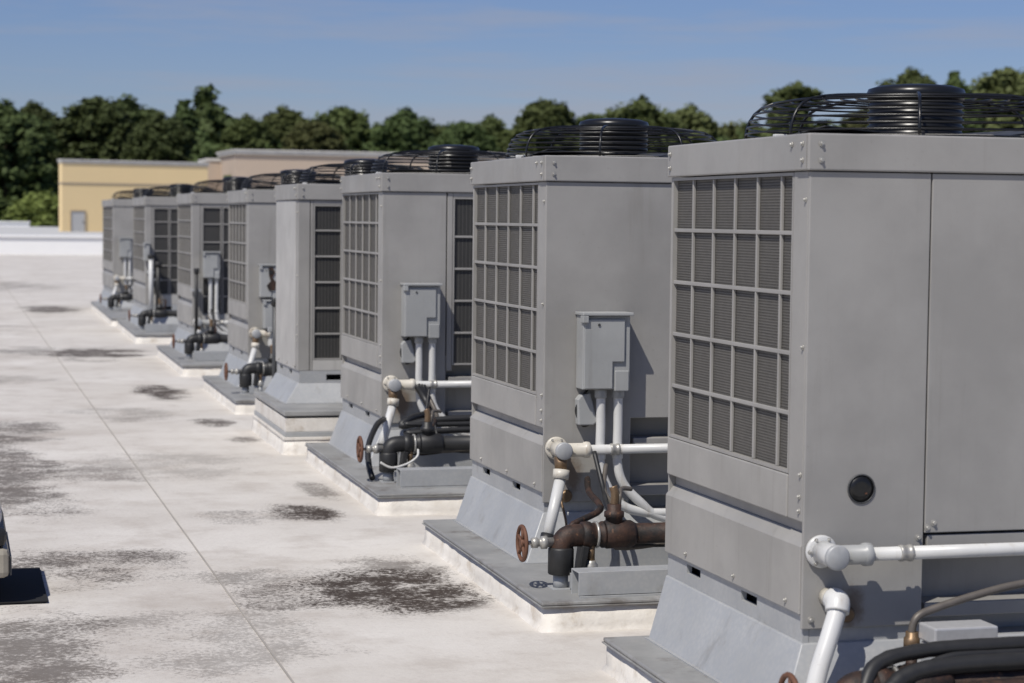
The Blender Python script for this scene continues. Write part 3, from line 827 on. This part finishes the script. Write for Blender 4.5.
# ------------------------------------------------------------------ things at the left edge of the roof
mt = thing('shade_sheet', (-.35, 9.24, 0), 'thin black sheet on the white roof filling the outline of the cart shadow', 'mat')
MB().box(-.6, .735, -.42, .43, .0055, .013).build('shade_sheet_face', 'mat', mt, .003)  # added black sheet, cut to the cart's shadow outline to deepen it
cs = thing('equipment_cart', (-.15, 8.76, .013), 'tan and black cart edge standing on the black sheet at the left edge', 'cart')
MB().box(-.45, .375, .0, .74, .11, .235).build('lower_shell', 'case_tan', cs, .025)
MB().box(-.45, .365, .005, .735, .2355, .325).build('upper_shell', 'black_rubber', cs, .035)
MB().box(-.45, .345, .03, .70, .3255, .41).build('tank', 'case_white', cs, .03)
MB().box(.3755, .384, .02, .72, .12, .20).build('side_rail', 'dark_pipe', cs, .003)
for (x, y) in ((-.40, .05), (.30, .05), (-.40, .66), (.30, .66)):
    MB().cyl((x, y, .0), (x, y, .112), .016, None, 10).build('leg', 'dark_pipe', cs)

# ------------------------------------------------------------------ buildings beyond the roof
yb = thing('yellow_building', (5.44, 107.5, .75), 'yellow stucco penthouse with a small grey door beyond the parapet', 'building', rz=R(16))
MB().box(0, 8.0, 0, .5, 0, 3.5).build('wall', 'yellow', yb)
MB().box(-.02, 8.02, -.03, .53, 2.42, 2.52).build('band', 'yellow_trim', yb, .01)
cp = MB().box(-.04, 8.04, -.05, .55, 3.502, 3.62).build('coping', 'coping', yb, .02)
MB().box(-.07, 8.07, -.09, .58, 3.622, 3.70).build('coping_lip', 'coping', cp, .01)
dr = MB().box(.48, 1.18, -.03, .02, 0.0, 1.03).build('door', 'door_grey', yb)
MB().box(.42, .48, -.06, .03, 0, 1.09).build('door_frame', 'yellow_trim', dr); MB().box(1.18, 1.24, -.06, .03, 0, 1.09).build('door_frame', 'yellow_trim', dr)
MB().box(.48, 1.18, -.06, .03, 1.03, 1.09).build('door_frame', 'yellow_trim', dr)
MB().box(1.08, 1.12, -.07, -.03, .45, .55).build('door_handle', 'dark_pipe', dr)

b1 = thing('beige_tower_block', (13.78, 115.5, .75), 'short pinkish beige wall block between yellow and long beige walls', 'building')
MB().box(0, 3.5, 0, 4, 0, 3.92).build('wall', 'beige', b1)
MB().box(-.05, 3.6, -.06, 4.1, 3.922, 4.10).build('coping', 'coping', b1, .02)
b2 = thing('beige_building', (14.66, 110, .75), 'long pinkish beige stucco wall with a white coping beyond the row', 'building', rz=R(1.0))
MB().box(0, 26, 0, 6.0, 0, 4.20).build('wall', 'beige', b2)
c2 = MB().box(-.14, 26.1, -.14, 6.1, 4.202, 4.36).build('coping', 'coping', b2, .02)
MB().box(-.2, 26.2, -.2, 6.2, 4.362, 4.45).build('coping_lip', 'coping', c2, .01)
wl_ = MB().box(-.30, -.001, 1.6, 2.6, 2.85, 3.10).build('wall_lamp', 'leaf_mid', b2, .03)
MB().cyl((.35, -.22, 2.3), (.35, -.22, 2.95), .14, None, 12).build('downpipe_head', 'parapet', b2)

# ------------------------------------------------------------------ trees
def crown_mesh(seed, kind, H=1.0, n_cl=64, n_leaf=64, leaf=.40):
    rr = random.Random(seed); m = MB()
    for c in range(n_cl):
        while True:
            h = rr.random() if rr.random() < .93 else rr.uniform(.85, 1.12)
            if kind == 'pine': rad = max(0, 1 - h) ** .75 * 1.0 + .06
            elif kind == 'round': rad = max(0, 1 - (max(0, h - .3) / .72) ** 2.4) ** .5 + .03
            else: rad = math.sqrt(max(0, 1 - (1.7 * h - .75) ** 2)) * (.75 + .35 * math.sin(h * 13 + seed))
            if rr.random() < rad + .15: break
        a = rr.random() * 2 * math.pi
        rad *= .90 + .16 * math.sin(3 * a + seed + h * 6)
        q = rad * math.sqrt(rr.uniform(.25, 1.0)) * (1.0 if rr.random() < .88 else 1.14)
        cx, cy, cz = q * math.cos(a), q * math.sin(a), h
        cr = rr.uniform(.10, .26) * (.7 if kind == 'pine' else 1.0) * (.8 if kind == 'loose' else 1)
        for l in range(n_leaf):
            v = Vector((rr.gauss(0, 1), rr.gauss(0, 1), rr.gauss(0, 1))).normalized() * cr * rr.uniform(.2, 1.2)
            p = Vector((cx, cy, cz)) + Vector((v.x, v.y, v.z * .42))
            nrm = (v.normalized() + Vector((rr.uniform(-.8, .8), rr.uniform(-.8, .8), rr.uniform(-.4, .9)))).normalized()
            u = nrm.orthogonal().normalized(); u.rotate(Matrix.Rotation(rr.random() * 6.28, 3, nrm)); w = nrm.cross(u)
            s = leaf * rr.uniform(.10, .22)
            b = len(m.v)
            for (i, j) in ((-1, -.5), (.2, -.8), (1, .3), (-.1, .8)):
                d = (u * i + w * j) * s
                m.v.append((p.x + d.x, p.y + d.y, p.z + d.z * .42))
            m.face((b, b + 1, b + 2, b + 3))
    me = bpy.data.meshes.new('crown'); me.from_pydata(m.v, [], m.f)
    return me
def trunk_mesh(seed):
    rr = random.Random(seed); m = MB()
    m.tube([(0, 0, 0), (.01, .0, .4), (.0, .01, .8), (.0, 0, .97)], [.022, .016, .010, .003], 8)
    for k in range(7):
        a = rr.random() * 6.28; z = rr.uniform(.3, .8); l = rr.uniform(.08, .16)
        m.tube([(0, 0, z), (l * .6 * math.cos(a), l * .6 * math.sin(a), z + .05), (l * math.cos(a), l * math.sin(a), z + .12)], [.008, .005, .002], 5)
    return m.mesh('trunk')
CR = {'pine': [crown_mesh(s, 'pine', n_cl=260) for s in (11, 12)], 'round': [crown_mesh(s, 'round', n_cl=240) for s in (21, 22, 23, 24)], 'loose': [crown_mesh(s, 'loose', n_cl=130, n_leaf=50, leaf=.40) for s in (31, 32)]}
TK = [trunk_mesh(s) for s in (1, 2)]
TM = {}
def crown_of(kind, var, leaf):
    k = (kind, var, leaf)
    if k not in TM:
        me = CR[kind][var % len(CR[kind])].copy(); me.materials.clear(); me.materials.append(M[leaf]); TM[k] = me
    return TM[k]
def tree(X, Y, ztop, hw, kind, leaf, label, var, zlow=None):
    t_ = thing('skyline_tree' if kind != 'pine' else 'pine_tree', (X, Y, -8), label, 'tree', 'trees along the skyline')
    Hh = ztop + 8
    k = link('trunk', TK[var % 2], 'bark', t_); k.scale = (Hh * .7, Hh * .7, Hh * .97)
    c = link('crown', crown_of(kind, var, leaf), None, t_)
    ch = hw * {'pine': 3.4, 'round': 2.7, 'loose': 2.4}[kind]
    c.location = (0, 0, Hh - ch); c.scale = (hw * (1.75 if kind == 'pine' else 1.4), hw * (1.75 if kind == 'pine' else 1.4), ch * .93)
    c.rotation_euler = (0, 0, var * 1.3)
TREES = [
    (4.5, 185, 11.0, 3.2, 'round', 'leaf_dark', 'dark round topped tree at the far left edge'),
    (7.4, 197, 11.7, 2.5, 'round', 'leaf_dark', 'second dark tree from the left edge'),
    (11.0, 209, 10.6, 2.4, 'round', 'leaf_dark', 'lower dark tree above the left corner of the yellow building'),
    (12.9, 191, 12.1, 3.2, 'round', 'leaf_dark', 'left one of the twin broad dark trees above the yellow building'),
    (16.6, 203, 12.7, 3.1, 'round', 'leaf_dark', 'right one of the twin broad dark trees above the yellow building'),
    (17.9, 185, 10.5, 2.2, 'round', 'leaf_dark', 'lower tree right of the twin broad trees, left of the tall pine'),
    (21.3, 197, 12.0, 2.4, 'pine', 'leaf_dark', 'small pointed tree just left of the tallest pine'),
    (25.0, 209, 13.5, 4.9, 'pine', 'leaf_dark', 'tallest pointed pine, above the beige building corner'),
    (26.5, 191, 10.8, 1.8, 'round', 'leaf_mid', 'small round tree just right of the tallest pine'),
    (31.7, 203, 12.2, 2.6, 'round', 'leaf_mid', 'round tree second to the right of the tallest pine'),
    (31.7, 185, 10.3, 2.0, 'round', 'leaf_olive', 'short olive tree third to the right of the tallest pine'),
    (36.8, 197, 12.2, 2.7, 'round', 'leaf_mid', 'broad tree fourth to the right of the tallest pine'),
    (42.5, 209, 11.1, 2.2, 'round', 'leaf_mid', 'low tree left of the third unit fan'),
    (41.5, 191, 11.7, 2.3, 'round', 'leaf_dark', 'dark round tree above the left edge of the third unit fan'),
    (47.4, 203, 11.1, 2.1, 'round', 'leaf_mid', 'low tree above the motor of the third unit fan'),
    (45.6, 185, 10.5, 2.2, 'round', 'leaf_dark', 'dark small tree above the right of the third unit fan'),
    (51.3, 197, 11.5, 2.3, 'round', 'leaf_mid', 'mid green tree between the third and second unit fans'),
    (57.4, 209, 11.2, 2.0, 'round', 'leaf_mid', 'low tree at the left foot of the second unit fan'),
    (55.3, 191, 13.1, 2.6, 'round', 'leaf_mid', 'tall round tree above the left end of the second unit fan'),
    (63.6, 203, 12.5, 2.2, 'round', 'leaf_mid', 'small round tree above the motor of the second unit fan'),
    (62.9, 185, 12.8, 3.1, 'round', 'leaf_mid', 'broad tree above the middle right of the second unit fan'),
    (72.3, 197, 13.0, 3.0, 'round', 'leaf_olive', 'olive broad tree above the right end of the second unit fan'),
    (82.3, 209, 12.3, 3.4, 'round', 'leaf_olive', 'low olive tree between the two nearest fans'),
    (80.6, 191, 15.6, 4.8, 'loose', 'leaf_mid', 'loose crowned tree with sky gaps left of the nearest fan'),
    (94.4, 203, 13.6, 2.6, 'round', 'leaf_olive', 'tree hidden behind the left part of the nearest fan guard'),
    (91.0, 185, 16.4, 2.9, 'round', 'leaf_mid', 'tree rising behind the motor of the nearest fan'),
    (101.8, 197, 17.0, 2.6, 'pine', 'leaf_mid', 'pointed tree right of the nearest fan motor'),
    (114.6, 209, 18.9, 4.2, 'round', 'leaf_olive', 'broad olive tree at the right edge of the photo'),
]
for i, (X, Y, zt, hw, kd, lf, lab) in enumerate(TREES): tree(X, Y, zt, hw, kd, lf, lab, i)
tree(6.3, 150, 3.2, 2.1, 'round', 'leaf_bright', 'yellow green bushy tree left of the yellow building', 2)

# the wood behind and below the skyline trees: one mass
rr = random.Random(5); m = MB()
for c in range(9000):
    X = rr.uniform(-14, 135); Y = rr.uniform(188, 226)
    ztop = 8.3 + .8 * math.sin(X * .35) + .8 * math.sin(X * .9 + 2) + max(0, X - 50) * .03
    if X > 84: ztop -= .5
    z = rr.uniform(-7.5, ztop)
    cr = rr.uniform(.6, 1.1)
    for l in range(16):
        v = Vector((rr.gauss(0, 1), rr.gauss(0, 1), rr.gauss(0, 1))).normalized() * cr
        p = Vector((X, Y, z)) + v
        nrm = (v.normalized() + Vector((rr.uniform(-.7, .7), rr.uniform(-.7, .7), rr.uniform(-.3, .9)))).normalized()
        u = nrm.orthogonal().normalized(); u.rotate(Matrix.Rotation(rr.random() * 6.28, 3, nrm)); w = nrm.cross(u)
        s = rr.uniform(.22, .48); b = len(m.v)
        for (i, j) in ((-1, -.5), (.2, -.8), (1, .3), (-.1, .8)):
            m.v.append(tuple(p + (u * i + w * j) * s))
        m.face((b, b + 1, b + 2, b + 3))
me = bpy.data.meshes.new('woodland'); me.from_pydata(m.v, [], m.f); me.materials.append(M['leaf_dark'])
wd = bpy.data.objects.new('woodland', me); col.objects.link(wd)
wd['kind'] = 'stuff'; tag(wd, 'dark dense woodland filling the background below the skyline trees', 'woodland')

# rust marks and open wiring on the fifth unit's upper box, drip bracket under the second unit's flange
gs2 = thing('drip_bracket', (2.56 + .075, 8.81, 0), 'brown stained bracket and wire below the flange of the second unit', 'bracket')
MB().lathe([(.026, -.001), (.030, -.014), (.020, -.024)], (.03, 0, .405), 'y', 12).build('grommet', 'brass', gs2)
MB().tube(smooth([(.0, -.012, .43), (.004, -.03, .38), (.0, -.12, .30), (.0, -.13, .22)], 5), .006, 7).build('wire', 'brass', gs2)

rb = thing('rusted_hole_patch', (2.56, 18.36, 0), 'rusty torn patch on the front of the upper box of the fifth unit', 'rust patch')
MB().prism([(.165, 1.19), (.20, 1.20), (.225, 1.15), (.20, 1.10), (.235, 1.06), (.225, .99), (.17, .985), (.15, 1.03), (.185, 1.07), (.17, 1.12)], 'y', -.118, -.1105).build('torn_edge', 'rust', rb)
MB().cyl((.19, -.121, 1.15), (.19, -.112, 1.15), .02, None, 9).build('dark_hole', 'black_hole', rb)
hose([(.02, -.66, .23), (.06, -.65, .33), (.16, -.62, .405), (.40, -.61, .412), (.95, -.60, .41)], .012, 'black_rubber', 'thin black hose between the two thick hoses before the nearest unit')
